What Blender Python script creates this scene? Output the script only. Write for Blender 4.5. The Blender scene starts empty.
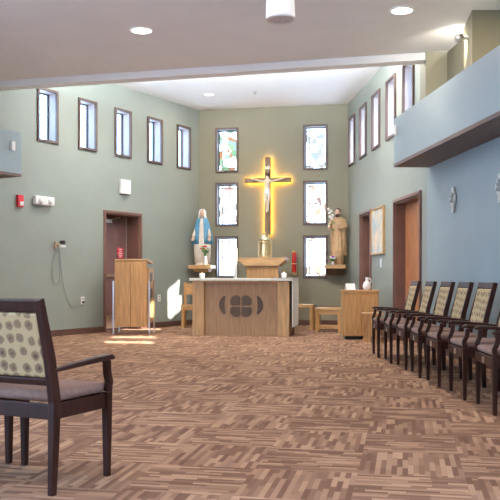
import bpy, bmesh, math, random
from mathutils import Vector, Matrix, Euler
random.seed(7)
S = bpy.context.scene
COL = S.collection
PI = math.pi
SKY = 10.0; HZN = (.38,.66,1.0)
EYE = 1.05; F = 800.0; HOR = 277.0

# ------------------------------------------------------------------ materials
def nodes_of(name):
    m = bpy.data.materials.new(name); m.use_nodes = True
    nt = m.node_tree; nt.nodes.clear()
    out = nt.nodes.new('ShaderNodeOutputMaterial')
    return m, nt, out

def mat(name, col, rough=0.6, metal=0.0, var=0.08, scale=6.0, bump=0.0, stretch=(1,1,1), col2=None, spec=0.5, bscale=None, coat=0.0):
    m, nt, out = nodes_of(name)
    N = nt.nodes.new; L = nt.links.new
    b = N('ShaderNodeBsdfPrincipled'); L(b.outputs[0], out.inputs[0])
    b.inputs['Roughness'].default_value = rough; b.inputs['Metallic'].default_value = metal
    b.inputs['Specular IOR Level'].default_value = spec
    b.inputs['Coat Weight'].default_value = coat
    tc = N('ShaderNodeTexCoord'); mp = N('ShaderNodeMapping'); mp.inputs['Scale'].default_value = stretch
    L(tc.outputs['Object'], mp.inputs[0])
    nz = N('ShaderNodeTexNoise'); nz.inputs['Scale'].default_value = scale; nz.inputs['Detail'].default_value = 4
    L(mp.outputs[0], nz.inputs['Vector'])
    r = N('ShaderNodeValToRGB'); L(nz.outputs['Fac'], r.inputs[0])
    c2 = col2 or tuple(min(1, c*(1+var)) for c in col)
    c1 = tuple(c*(1-var) for c in col)
    r.color_ramp.elements[0].position = 0.35; r.color_ramp.elements[0].color = (*c1, 1)
    r.color_ramp.elements[1].position = 0.65; r.color_ramp.elements[1].color = (*c2, 1)
    L(r.outputs[0], b.inputs['Base Color'])
    if bump:
        nb = N('ShaderNodeTexNoise'); nb.inputs['Scale'].default_value = bscale or scale*20; L(mp.outputs[0], nb.inputs['Vector'])
        bp = N('ShaderNodeBump'); bp.inputs['Strength'].default_value = bump; bp.inputs['Distance'].default_value = 0.01
        L(nb.outputs['Fac'], bp.inputs['Height']); L(bp.outputs[0], b.inputs['Normal'])
    return m

def emis(name, col, strength):
    m, nt, out = nodes_of(name)
    e = nt.nodes.new('ShaderNodeEmission'); e.inputs[0].default_value = (*col, 1); e.inputs[1].default_value = strength
    nt.links.new(e.outputs[0], out.inputs[0]); return m

def glass_mat(name, tint=(0.97,0.98,1.0)):
    m, nt, out = nodes_of(name)
    N = nt.nodes.new; L = nt.links.new
    t = N('ShaderNodeBsdfTransparent'); t.inputs[0].default_value = (*tint,1)
    g = N('ShaderNodeBsdfGlossy'); g.inputs['Roughness'].default_value = 0.03
    fr = N('ShaderNodeLayerWeight'); fr.inputs[0].default_value = .3
    ml = N('ShaderNodeMath'); ml.operation='MULTIPLY'; ml.inputs[1].default_value=.12; L(fr.outputs['Facing'], ml.inputs[0])
    mx = N('ShaderNodeMixShader'); L(ml.outputs[0], mx.inputs[0]); L(t.outputs[0], mx.inputs[1]); L(g.outputs[0], mx.inputs[2])
    L(mx.outputs[0], out.inputs[0]); return m

def stained_mat(name, seed, amt, hues):
    """leaded art glass: pale, with a few tinted pieces and dark came lines. local x = width, z = height, origin centre"""
    hues=[tuple(min(1,math.sqrt(c/(SKY*z))) for c,z in zip(h,HZN)) for h in hues]
    m, nt, out = nodes_of(name)
    N = nt.nodes.new; L = nt.links.new
    tc = N('ShaderNodeTexCoord'); mp = N('ShaderNodeMapping'); L(tc.outputs['Object'], mp.inputs[0])
    mp.inputs['Location'].default_value = (seed*3.1, 0, seed*1.7)
    v = N('ShaderNodeTexVoronoi'); v.inputs['Scale'].default_value = 7.5; L(mp.outputs[0], v.inputs['Vector'])
    ve = N('ShaderNodeTexVoronoi'); ve.feature = 'DISTANCE_TO_EDGE'; ve.inputs['Scale'].default_value = 7.5; L(mp.outputs[0], ve.inputs['Vector'])
    sep = N('ShaderNodeSeparateColor'); L(v.outputs['Color'], sep.inputs[0])
    r = N('ShaderNodeValToRGB'); L(sep.outputs[0], r.inputs[0]); r.color_ramp.interpolation = 'CONSTANT'
    el = r.color_ramp.elements
    el[0].position = 0; el[0].color = (1,1,1,1); el[1].position = 1-amt; el[1].color = (*hues[0],1)
    for i, h in enumerate(hues[1:]):
        e = el.new(1-amt+amt*(i+1)/len(hues)); e.color = (*h,1)
    nz = N('ShaderNodeTexNoise'); nz.inputs['Scale'].default_value = 9; L(tc.outputs['Object'], nz.inputs['Vector'])
    mm = N('ShaderNodeMix'); mm.data_type='RGBA'; mm.blend_type='MULTIPLY'; mm.inputs[0].default_value = .1
    L(r.outputs[0], mm.inputs[6]); L(nz.outputs['Color'], mm.inputs[7])
    lt = N('ShaderNodeMath'); lt.operation='LESS_THAN'; lt.inputs[1].default_value = 0.018; L(ve.outputs['Distance'], lt.inputs[0])
    m2 = N('ShaderNodeMix'); m2.data_type='RGBA'; L(lt.outputs[0], m2.inputs[0]); L(mm.outputs[2], m2.inputs[6]); m2.inputs[7].default_value=(.40,.30,.26,1)
    # central medallion
    sx = N('ShaderNodeSeparateXYZ'); L(tc.outputs['Object'], sx.inputs[0])
    def M(op,a,b=None):
        n = N('ShaderNodeMath'); n.operation = op
        for i,q in enumerate((a,b)):
            if q is None: continue
            if isinstance(q,(int,float)): n.inputs[i].default_value=q
            else: L(q, n.inputs[i])
        return n.outputs[0]
    dm = M('ADD', M('ABSOLUTE', sx.outputs[0]), M('MULTIPLY', M('ABSOLUTE', sx.outputs[2]), .75))
    inn = M('LESS_THAN', dm, 0.085); ring = M('LESS_THAN', M('ABSOLUTE', M('SUBTRACT', dm, 0.055)), 0.012)
    m3 = N('ShaderNodeMix'); m3.data_type='RGBA'; L(inn, m3.inputs[0]); L(m2.outputs[2], m3.inputs[6]); m3.inputs[7].default_value=(*hues[-1],1)
    m4 = N('ShaderNodeMix'); m4.data_type='RGBA'; L(ring, m4.inputs[0]); L(m3.outputs[2], m4.inputs[6]); m4.inputs[7].default_value=(.95,.9,.8,1)
    t = N('ShaderNodeBsdfTransparent'); L(m4.outputs[2], t.inputs[0])
    g = N('ShaderNodeBsdfTranslucent'); L(m4.outputs[2], g.inputs[0])
    mx = N('ShaderNodeMixShader'); mx.inputs[0].default_value = .12; L(t.outputs[0], mx.inputs[1]); L(g.outputs[0], mx.inputs[2])
    L(mx.outputs[0], out.inputs[0]); return m

def carpet_mat():
    m, nt, out = nodes_of('carpet_tile')
    N = nt.nodes.new; L = nt.links.new
    def M(op,a,b=None,c=None):
        n = N('ShaderNodeMath'); n.operation = op
        for i,q in enumerate((a,b,c)):
            if q is None: continue
            if isinstance(q,(int,float)): n.inputs[i].default_value=q
            else: L(q, n.inputs[i])
        return n.outputs[0]
    tc = N('ShaderNodeTexCoord'); mp = N('ShaderNodeMapping'); L(tc.outputs['Object'], mp.inputs[0])
    mp.inputs['Rotation'].default_value = (0,0,math.radians(11.0)); mp.inputs['Scale'].default_value=(1/.56,1/.56,1)
    mp.inputs['Location'].default_value=(.45,.3,0)
    s = N('ShaderNodeSeparateXYZ'); L(mp.outputs[0], s.inputs[0])
    x, y = s.outputs[0], s.outputs[1]
    ix, iy = M('FLOOR',x), M('FLOOR',y); fx, fy = M('FRACT',x), M('FRACT',y)
    par = M('MODULO', M('ABSOLUTE', M('ADD', ix, iy)), 2.0)
    par = M('GREATER_THAN', par, .5)
    ip = M('SUBTRACT', 1.0, par)
    u = M('ADD', M('MULTIPLY', fx, par), M('MULTIPLY', fy, ip))
    v = M('ADD', M('MULTIPLY', fy, par), M('MULTIPLY', fx, ip))
    st = M('FLOOR', M('MULTIPLY', v, 19.0))
    def wn(a,b,c,seed):
        cb = N('ShaderNodeCombineXYZ')
        for i,q in enumerate((a,b,c)):
            if isinstance(q,(int,float)): cb.inputs[i].default_value=q
            else: L(q, cb.inputs[i])
        w = N('ShaderNodeTexWhiteNoise'); w.noise_dimensions='4D'; L(cb.outputs[0], w.inputs['Vector']); w.inputs['W'].default_value=seed
        return w.outputs['Value']
    r0 = wn(ix,iy,st,1.0)
    seg = M('FLOOR', M('ADD', M('MULTIPLY', u, 2.8), M('MULTIPLY', r0, 3.0)))
    cid = M('ADD', st, M('MULTIPLY', seg, 31.0))
    tone = wn(ix,iy,cid,2.0)
    tiletone = wn(ix,iy,3.0,5.0)
    nz = N('ShaderNodeTexNoise'); nz.inputs['Scale'].default_value=160; nz.inputs['Detail'].default_value=3; L(tc.outputs['Object'], nz.inputs['Vector'])
    nb = N('ShaderNodeTexNoise'); nb.inputs['Scale'].default_value=1.1; L(tc.outputs['Object'], nb.inputs['Vector'])
    t = M('ADD', M('MULTIPLY', tone, .62), M('MULTIPLY', nz.outputs['Fac'], .25))
    t = M('ADD', t, M('MULTIPLY', tiletone, .12)); 
    r = N('ShaderNodeValToRGB'); L(t, r.inputs[0]); el=r.color_ramp.elements
    el[0].position=.12; el[0].color=(.13,.063,.038,1); el[1].position=.85; el[1].color=(.41,.25,.155,1)
    e=el.new(.38); e.color=(.185,.097,.060,1); e=el.new(.62); e.color=(.285,.163,.10,1)
    b = N('ShaderNodeBsdfPrincipled'); b.inputs['Roughness'].default_value=.95; b.inputs['Specular IOR Level'].default_value=.15
    
    L(r.outputs[0], b.inputs['Base Color'])
    bp=N('ShaderNodeBump'); bp.inputs['Strength'].default_value=.35; bp.inputs['Distance'].default_value=.006; L(t,bp.inputs['Height']); L(bp.outputs[0],b.inputs['Normal'])
    L(b.outputs[0], out.inputs[0]); return m

def pattern_fabric():
    m, nt, out = nodes_of('rosette_fabric')
    N = nt.nodes.new; L = nt.links.new
    tc = N('ShaderNodeTexCoord'); mp=N('ShaderNodeMapping'); L(tc.outputs['Object'], mp.inputs[0]); mp.inputs['Scale'].default_value=(1,0,1)
    nz=N('ShaderNodeTexNoise'); nz.inputs['Scale'].default_value=45; L(mp.outputs[0], nz.inputs['Vector'])
    ad=N('ShaderNodeMix'); ad.data_type='VECTOR'; ad.inputs[0].default_value=.018; L(mp.outputs[0], ad.inputs[4]); L(nz.outputs['Color'], ad.inputs[5])
    v=N('ShaderNodeTexVoronoi'); v.inputs['Scale'].default_value=15.0; v.inputs['Randomness'].default_value=.35; L(ad.outputs[1], v.inputs['Vector'])
    r=N('ShaderNodeValToRGB'); L(v.outputs['Distance'], r.inputs[0]); el=r.color_ramp.elements
    el[0].position=.05; el[0].color=(.07,.035,.018,1); el[1].position=.42; el[1].color=(.40,.30,.155,1)
    e=el.new(.16); e.color=(.15,.085,.045,1); e=el.new(.21); e.color=(.20,.13,.07,1); e=el.new(.32); e.color=(.19,.13,.07,1)
    b=N('ShaderNodeBsdfPrincipled'); b.inputs['Roughness'].default_value=.8; L(r.outputs[0], b.inputs['Base Color']); L(b.outputs[0], out.inputs[0]); return m

WALLC=(.275,.278,.205)
M = dict(
 wall=mat('sage_wall_paint',(.225,.203,.135),.55,var=.03,scale=1.5,bump=.12,bscale=130),
 wallside=mat('sage_paint_cool_daylight',(.265,.288,.25),.55,var=.03,scale=1.5,bump=.12,bscale=130),  # cooler than the back wall: bluish daylight put into the side wall colour
 ceil=mat('white_ceiling_paint',(.90,.885,.87),.85,var=.02,scale=2,bump=.1,bscale=90),
 wallbluelit=mat('wall_paint_blue_daylight',(.27,.335,.36),.5,var=.03,scale=1.5,bump=.1,bscale=130),  # blue daylight cast put into the nave wall and bulkhead colour
 ceilw=mat('bright_white_ceiling_paint',(.92,.92,.92),.85,var=.01,scale=2),
 beam=mat('beam_white_paint',(.90,.87,.83),.7,var=.02,scale=2),
 carpet=carpet_mat(),
 base=mat('red_brown_vinyl',(.11,.05,.035),.45,var=.1,scale=5),
 frame=mat('brown_window_frame',(.095,.058,.048),.5,var=.1,scale=8),
 doorfr=mat('maroon_door_frame',(.17,.082,.06),.42,var=.08,scale=5),
 leaf=mat('maroon_steel_door',(.17,.085,.075),.45,var=.06,scale=3),
 orange=mat('orange_stained_door',(.42,.17,.07),.4,var=.25,scale=5,stretch=(6,6,.6),coat=.3),
 liner=mat('grey_window_liner',(.34,.30,.29),.5,var=.02),
 sash=mat('dark_window_sash',(.035,.03,.035),.4),
 glass=glass_mat('clear_window_glass'),
 rglass=glass_mat('clear_side_glass',(.98,.96,.97)),
 dark=mat('espresso_wood',(.030,.0095,.006),.40,var=.3,scale=5,stretch=(6,6,1),coat=.0,spec=.25),
 seat=mat('mauve_seat_fabric',(.20,.118,.092),.85,var=.12,scale=60,bump=.3,bscale=300),
 back=pattern_fabric(),
 oak=mat('light_oak',(.50,.27,.10),.45,var=.18,scale=4,stretch=(8,8,.7),bump=.05),
 oakh=mat('light_oak_long_grain',(.54,.31,.13),.45,var=.18,scale=4,stretch=(.7,8,8),bump=.05),
 oakaltar=mat('golden_grey_oak',(.45,.27,.12),.45,var=.18,scale=4,stretch=(8,8,.7),bump=.05),
 oakpanel=mat('greyed_oak_panel',(.34,.20,.10),.5,var=.15,scale=4,stretch=(8,8,.7)),
 oakdark=mat('carved_dark_oak',(.085,.048,.024),.5,var=.2,scale=9),
 stone=mat('pale_altar_top',(.66,.64,.55),.35,var=.05,scale=4),
 cloth=mat('white_linen',(.86,.85,.82),.8,var=.02,scale=30,bump=.2),
 white=mat('white_plastic',(.82,.82,.80),.4,var=.02),
 grille=mat('grey_speaker_grille',(.52,.48,.45),.6,var=.25,scale=120),
 black=mat('black_plastic',(.012,.012,.013),.35),
 red=mat('red_plastic',(.62,.02,.03),.35,var=.05),
 signred=mat('red_sign_face',(.80,.03,.07),.5,var=.03),
 steel=mat('brushed_steel',(.62,.61,.59),.3,1.0,var=.05,scale=20),
 brass=mat('gold_brass',(.86,.70,.40),.30,1.0,var=.12,scale=25,bump=.4,bscale=40),
 ivory=mat('ivory_figure',(.80,.66,.50),.5,var=.08,scale=15),
 skin=mat('painted_skin',(.72,.48,.36),.5,var=.04,scale=15),
 robew=mat('cream_robe',(.80,.72,.62),.55,var=.06,scale=10),
 blue=mat('blue_mantle',(.085,.27,.42),.5,var=.15,scale=12),
 robet=mat('tan_robe',(.58,.37,.20),.5,var=.12,scale=10),
 cloak=mat('brown_cloak',(.34,.19,.10),.5,var=.12,scale=10),
 hair=mat('brown_hair',(.07,.035,.02),.6,var=.2,scale=30),
 crossw=mat('dark_oak_cross',(.15,.085,.035),.45,var=.25,scale=5,stretch=(5,5,1)),
 green=mat('leaf_green',(.08,.19,.05),.6,var=.3,scale=20),
 purple=mat('purple_petals',(.30,.10,.48),.6,var=.2,scale=40),
 petalr=mat('red_petals',(.65,.06,.07),.6,var=.2,scale=40),
 petaly=mat('yellow_petals',(.80,.58,.15),.6,var=.2,scale=40),
 petalw=mat('white_petals',(.85,.83,.78),.6,var=.05,scale=40),
 ceramic=mat('white_ceramic',(.84,.83,.80),.2,var=.02),
 wax=mat('candle_wax',(.88,.84,.74),.5,var=.03),
 cable=mat('grey_cable',(.26,.30,.28),.5),
 tan=mat('tan_bracket',(.42,.30,.20),.5),
 redglass=mat('red_votive_glass',(.45,.02,.02),.12,var=.05),
 led=emis('warm_led_strip',(1.0,.52,.05),34.0),
 lens=emis('downlight_lens',(1.0,.93,.82),9.0),
 lens2=emis('dim_downlight_lens',(1.0,.97,.93),1.6),
 spot=emis('spot_lens',(1.0,.95,.85),25.0),
 flame=emis('small_flame',(1.0,.62,.22),14.0),
)

# ------------------------------------------------------------------ mesh helper
class MB:
    def __init__(s): s.bm = bmesh.new(); s.mats=[]; s.mi=0
    def box(s, c, d, rot=None, taper=None):
        """c centre, d size, rot Euler tuple, taper (x,y) scale of the bottom"""
        vs=[]
        R = Euler(rot).to_matrix() if rot else Matrix.Identity(3)
        for z in (-.5,.5):
            tx,ty = (taper if (taper and z<0) else (1,1))
            for x,y in ((-.5,-.5),(.5,-.5),(.5,.5),(-.5,.5)):
                vs.append(s.bm.verts.new(Vector(c)+R@Vector((x*d[0]*tx,y*d[1]*ty,z*d[2]))))
        for f in ((3,2,1,0),(4,5,6,7),(0,1,5,4),(1,2,6,5),(2,3,7,6),(3,0,4,7)):
            fc=s.bm.faces.new([vs[i] for i in f]); fc.material_index=s.mi
        return s
    def bar(s, pts, w, d, up=(0,0,1), ws=None):
        """rectangular section swept through pts; w across, d along 'up'"""
        pts=[Vector(p) for p in pts]; rings=[]
        for i,p in enumerate(pts):
            a=pts[max(0,i-1)]; b=pts[min(len(pts)-1,i+1)]; t=(b-a).normalized()
            u=Vector(up); sx=t.cross(u).normalized(); uu=sx.cross(t).normalized()
            k=ws[i] if ws else 1
            rings.append([s.bm.verts.new(p+sx*w*.5*k*q[0]+uu*d*.5*k*q[1]) for q in ((-1,-1),(1,-1),(1,1),(-1,1))])
        for a,b in zip(rings,rings[1:]):
            for i in range(4): s.bm.faces.new((a[i],a[(i+1)%4],b[(i+1)%4],b[i]))
        s.bm.faces.new(rings[0][::-1]); s.bm.faces.new(rings[-1]); return s
    def tube(s, pts, r, n=8):
        pts=[Vector(p) for p in pts]; rings=[]
        prev=None
        for i,p in enumerate(pts):
            a=pts[max(0,i-1)]; b=pts[min(len(pts)-1,i+1)]; t=(b-a).normalized()
            ref=prev if prev else (Vector((0,0,1)) if abs(t.z)<.9 else Vector((1,0,0)))
            sx=t.cross(ref)
            if sx.length<1e-4: sx=t.cross(Vector((0,1,0)))
            sx.normalize(); uu=sx.cross(t).normalized(); prev=uu
            rr=r[i] if isinstance(r,(list,tuple)) else r
            rings.append([s.bm.verts.new(p+(sx*math.cos(2*PI*k/n)+uu*math.sin(2*PI*k/n))*rr) for k in range(n)])
        for a,b in zip(rings,rings[1:]):
            for i in range(n): s.bm.faces.new((a[i],a[(i+1)%n],b[(i+1)%n],b[i]))
        s.bm.faces.new(rings[0][::-1]); s.bm.faces.new(rings[-1]); return s
    def lathe(s, prof, c=(0,0,0), n=24, axis='z', cap=True):
        rings=[]
        for r,z in prof:
            ring=[]
            for k in range(n):
                a=2*PI*k/n; p=Vector((r*math.cos(a),r*math.sin(a),z))
                if axis=='y': p=Vector((p.x,p.z,-p.y))
                if axis=='x': p=Vector((p.z,p.y,-p.x))
                ring.append(s.bm.verts.new(Vector(c)+p))
            rings.append(ring)
        for a,b in zip(rings,rings[1:]):
            for i in range(n): s.bm.faces.new((a[i],a[(i+1)%n],b[(i+1)%n],b[i]))
        if cap: s.bm.faces.new(rings[0][::-1]); s.bm.faces.new(rings[-1])
        return s
    def loft(s, rows, n=32, a0=0, a1=2*PI, fold=None, closed=True, thick=None):
        """rows: (z, cx, cy, rx, ry); fold(a, z) radial factor"""
        rings=[]
        for z,cx,cy,rx,ry in rows:
            ring=[]; m=n if closed else n+1
            for k in range(m):
                a=a0+(a1-a0)*k/n; f=fold(a,z) if fold else 1
                ring.append(s.bm.verts.new((cx+rx*f*math.cos(a),cy+ry*f*math.sin(a),z)))
            rings.append(ring)
        for a,b in zip(rings,rings[1:]):
            m=len(a)
            for i in range(m if closed else m-1): s.bm.faces.new((a[i],a[(i+1)%m],b[(i+1)%m],b[i]))
        if closed: s.bm.faces.new(rings[0][::-1]); s.bm.faces.new(rings[-1])
        return s
    def ball(s, c, r, n=12, rot=None):
        r = r if isinstance(r,(tuple,list)) else (r,r,r)
        mx=Matrix.Translation(c) @ (Euler(rot).to_matrix().to_4x4() if rot else Matrix.Identity(4)) @ Matrix.Diagonal((*r,1))
        bmesh.ops.create_uvsphere(s.bm, u_segments=n, v_segments=max(6,n//2+2), radius=1, matrix=mx); return s
    def prism(s, poly, y0, y1):
        """poly in xz, extruded along y"""
        a=[s.bm.verts.new((x,y0,z)) for x,z in poly]; b=[s.bm.verts.new((x,y1,z)) for x,z in poly]
        n=len(poly); s.bm.faces.new(a); s.bm.faces.new(b[::-1])
        for i in range(n): s.bm.faces.new((a[(i+1)%n],a[i],b[i],b[(i+1)%n]))
        return s
    def slab(s, poly, z0, z1):
        a=[s.bm.verts.new((x,y,z0)) for x,y in poly]; b=[s.bm.verts.new((x,y,z1)) for x,y in poly]
        n=len(poly); s.bm.faces.new(a[::-1]); s.bm.faces.new(b)
        for i in range(n): s.bm.faces.new((a[i],a[(i+1)%n],b[(i+1)%n],b[i]))
        return s
    def build(s, name, material, parent=None, smooth=False, bevel=0, sub=0, solid=0, loc=None):
        bmesh.ops.recalc_face_normals(s.bm, faces=s.bm.faces)
        me=bpy.data.meshes.new(name); s.bm.to_mesh(me); s.bm.free()
        o=bpy.data.objects.new(name, me); COL.objects.link(o)
        me.materials.append(M[material] if isinstance(material,str) else material)
        if smooth:
            for p in me.polygons: p.use_smooth=True
        if parent: o.parent=parent
        if solid:
            q=o.modifiers.new('solid','SOLIDIFY'); q.thickness=solid
        if bevel:
            q=o.modifiers.new('bevel','BEVEL'); q.width=bevel; q.segments=2; q.limit_method='ANGLE'; q.angle_limit=.6
        if sub:
            q=o.modifiers.new('sub','SUBSURF'); q.levels=sub; q.render_levels=sub
        if loc: o.location=loc
        return o

def thing(name, label, cat, loc=(0,0,0), rz=0, group=None):
    o=bpy.data.objects.new(name,None); COL.objects.link(o); o.empty_display_size=.1
    o.location=loc; o.rotation_euler=(0,0,rz); o['label']=label; o['category']=cat
    if group: o['group']=group
    return o
def tag(o,label,cat,group=None):
    o['label']=label; o['category']=cat
    if group: o['group']=group
    return o
def struct(o,label,cat):
    o['kind']='structure'; o['label']=label; o['category']=cat; return o
def sroot(name,label,cat,loc,rz):
    return struct(thing(name,label,cat,loc,rz),label,cat)
def dup(root, loc, rz, label):
    r=root.copy(); COL.objects.link(r); r.location=loc; r.rotation_euler=(0,0,rz); r['label']=label
    for ch in list(root.children):
        c=ch.copy(); COL.objects.link(c); c.parent=r
        for g in list(ch.children):
            d=g.copy(); COL.objects.link(d); d.parent=c
    return r

# ------------------------------------------------------------------ plan
LB=Vector((-1.143,17.93)); RB=Vector((2.118,17.29))
def LW(t): return Vector((-3.55+.6125*t,14+t))       # left wall, t along +y
def RW(s): return Vector((2.118+.075*s,17.29-s))     # right wall, s towards camera
HC=4.79; LC=4.20

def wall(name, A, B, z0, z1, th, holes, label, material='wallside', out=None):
    """wall from A to B; interior face on the line, thickness towards +local y. holes (u0,u1,z0,z1) along length.
       local x from A to B, local y = left normal of AB"""
    A=Vector(A);B=Vector(B); Ln=(B-A).length; ang=math.atan2(B.y-A.y,B.x-A.x)
    us=sorted({0,Ln,*[h[0] for h in holes],*[h[1] for h in holes]}); zs=sorted({z0,z1,*[h[2] for h in holes],*[h[3] for h in holes]})
    bm=bmesh.new()
    def q(*p): bm.faces.new([bm.verts.new(v) for v in p])
    inh=lambda u,z: any(h[0]<u<h[1] and h[2]<z<h[3] for h in holes)
    solid={}
    for i in range(len(us)-1):
        for j in range(len(zs)-1):
            solid[i,j]=not inh((us[i]+us[i+1])/2,(zs[j]+zs[j+1])/2)
    for (i,j),sd in solid.items():
        if not sd: continue
        a,b,c,d=us[i],us[i+1],zs[j],zs[j+1]
        q((a,0,c),(b,0,c),(b,0,d),(a,0,d)); q((a,th,c),(a,th,d),(b,th,d),(b,th,c))
        if not solid.get((i-1,j),False): q((a,0,c),(a,0,d),(a,th,d),(a,th,c))
        if not solid.get((i+1,j),False): q((b,0,c),(b,th,c),(b,th,d),(b,0,d))
        if not solid.get((i,j-1),False): q((a,0,c),(a,th,c),(b,th,c),(b,0,c))
        if not solid.get((i,j+1),False): q((a,0,d),(b,0,d),(b,th,d),(a,th,d))
    bmesh.ops.remove_doubles(bm, verts=bm.verts, dist=1e-5)
    bmesh.ops.recalc_face_normals(bm, faces=bm.faces)
    me=bpy.data.meshes.new(name); bm.to_mesh(me); bm.free(); me.materials.append(M[material])
    o=bpy.data.objects.new(name,me); COL.objects.link(o); o.location=(A.x,A.y,0); o.rotation_euler=(0,0,ang)
    struct(o,label,'wall'); return ang

KL=math.hypot(.6125,1)
# ---- left wall: from camera side (t=-4.6) to back corner. interior face on the right => thickness on the left normal of A->B
tA=-4.8
LA=LW(tA); LEND=LW(3.93)
lu=lambda t:(t-tA)*KL
lwin=[(-.205+.855*i, .215+.855*i) for i in range(5)]
DZ=2.33
d1=(1.235,2.20)
holesL=[(lu(a)+.03,lu(b)-.03,3.43,4.31) for a,b in lwin]+[(lu(d1[0])+.05,lu(d1[1])-.05,0,DZ-.05)]
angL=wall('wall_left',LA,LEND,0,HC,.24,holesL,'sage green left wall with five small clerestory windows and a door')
# ---- right wall: A->B must have exterior on left normal: go from back corner to the camera => left normal of (+.075,-1) is (1,.075) good
KR=math.hypot(.075,1)
rwin=[(.18,.77),(1.26,1.85),(2.34,2.95),(3.42,4.05),(4.50,5.13)]
d2=(1.27,2.26); d3=(3.93,5.5)
ru=lambda s:s*KR
s_end=5.77
holesR=[(ru(a)+.03,ru(b)-.03,3.43,4.40) for a,b in rwin]+[(ru(a)+.05,ru(b)-.05,0,DZ-.05) for a,b in (d2,d3)]
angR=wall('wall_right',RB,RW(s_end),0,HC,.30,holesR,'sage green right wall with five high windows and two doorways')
# ---- back wall: exterior on left normal of LB->RB: left normal of (1,-.196) = (.196,1) good
BL=(RB-LB).length; bu=lambda u:u*BL
cols=[(bu(.1145),bu(.272)),(bu(.706),bu(.867))]
rows=[(3.38,4.37),(2.18,3.15),(1.02,1.96)]
holesB=[(a+.03,b-.03,z0+.03,z1-.03) for a,b in cols for z0,z1 in rows]
angB=wall('wall_back',LB,RB,0,HC,.20,holesB,'olive sage back wall behind the altar with six stained glass windows','wall')
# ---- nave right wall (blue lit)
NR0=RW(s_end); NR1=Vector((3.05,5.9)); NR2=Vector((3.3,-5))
wall('wall_nave_right',NR0,NR1,0,3.25,.30,[],'grey green side wall behind the row of armchairs','wallbluelit')
wall('wall_nave_right_rear',NR1,NR2,0,LC,.30,[(3.4+2.2*i,5.3+2.2*i,.4,3.7) for i in range(3)],'grey green side wall nearer the camera','wallbluelit')
# ---- nave left wall with big windows
NL0=Vector((-6.9,-5)); NL1=LA
wl=(NL1-NL0).length
wall('wall_nave_left',NL0,NL1,0,LC,.30,[(.5+2.35*i,2.6+2.35*i,.35,3.9) for i in range(5)],'left side wall of the room with tall windows')
wall('wall_rear',NR2,NL0,0,LC,.25,[],'plain wall behind the viewer')
# ---- floor & ceilings
fl=MB().slab([(-7.3,-5),(3.9,-5),(3.6,11.5),(2.8,18.4),(-2.2,18.6),(-7.9,9.0)],-.1,0).build('floor','carpet'); struct(fl,'patterned brown carpet tile floor','floor')
bdir=Vector((6.65,-1.67)).normalized(); b0=Vector((-4.42,12.96)); b1=Vector((2.53,11.212))
cl=MB().slab([(-7.4,-5),(3.9,-5),(3.9,10.9),(b1.x,b1.y-.02),(b0.x,b0.y-.02),(-7.4,b0.y+.6)],LC,LC+.12).build('ceiling','ceil'); struct(cl,'low flat ceiling over the seating area','ceiling')
hc=MB().slab([(-5.4,12.9),(-3.5,11.5),(3.2,10.6),(2.6,18.3),(-1.6,18.3)],HC,HC+.12).build('ceiling_sanctuary','ceilw'); struct(hc,'bright raised ceiling over the altar end','ceiling')
nrm=Vector((-bdir.y,bdir.x))
bm_=MB(); p=[b0,b1,b1+nrm*.22,b0+nrm*.22]; bm_.slab([(v.x,v.y) for v in p],LC-.10,HC-.002)
struct(bm_.build('trim_1','beam'),'pale beam at the edge of the low ceiling','beam')

# ---- baseboards
def base(name,A,B,gaps,label):
    A=Vector(A);B=Vector(B); Ln=(B-A).length; ang=math.atan2(B.y-A.y,B.x-A.x); m=MB(); u=0
    for g in gaps+[(Ln,Ln)]:
        if g[0]-u>.02: m.box(((u+g[0])/2,-.008,.055),(g[0]-u,.014,.11))
        u=g[1]
    o=m.build(name,'base'); o.location=(A.x,A.y,0.001); o.rotation_euler=(0,0,ang); struct(o,label,'baseboard')
base('baseboard_left',LA,LEND,[(lu(d1[0]),lu(d1[1]))],'red-brown baseboard along the left wall')
base('baseboard_right',RB,RW(s_end),[(ru(d2[0]),ru(d2[1])),(ru(d3[0]),ru(d3[1]))],'red-brown baseboard along the right wall')
base('baseboard_back',LB,RB,[],'red-brown baseboard below the back windows')
base('baseboard_nave_right',NR0,NR1,[],'red-brown baseboard behind the armchairs')

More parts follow.
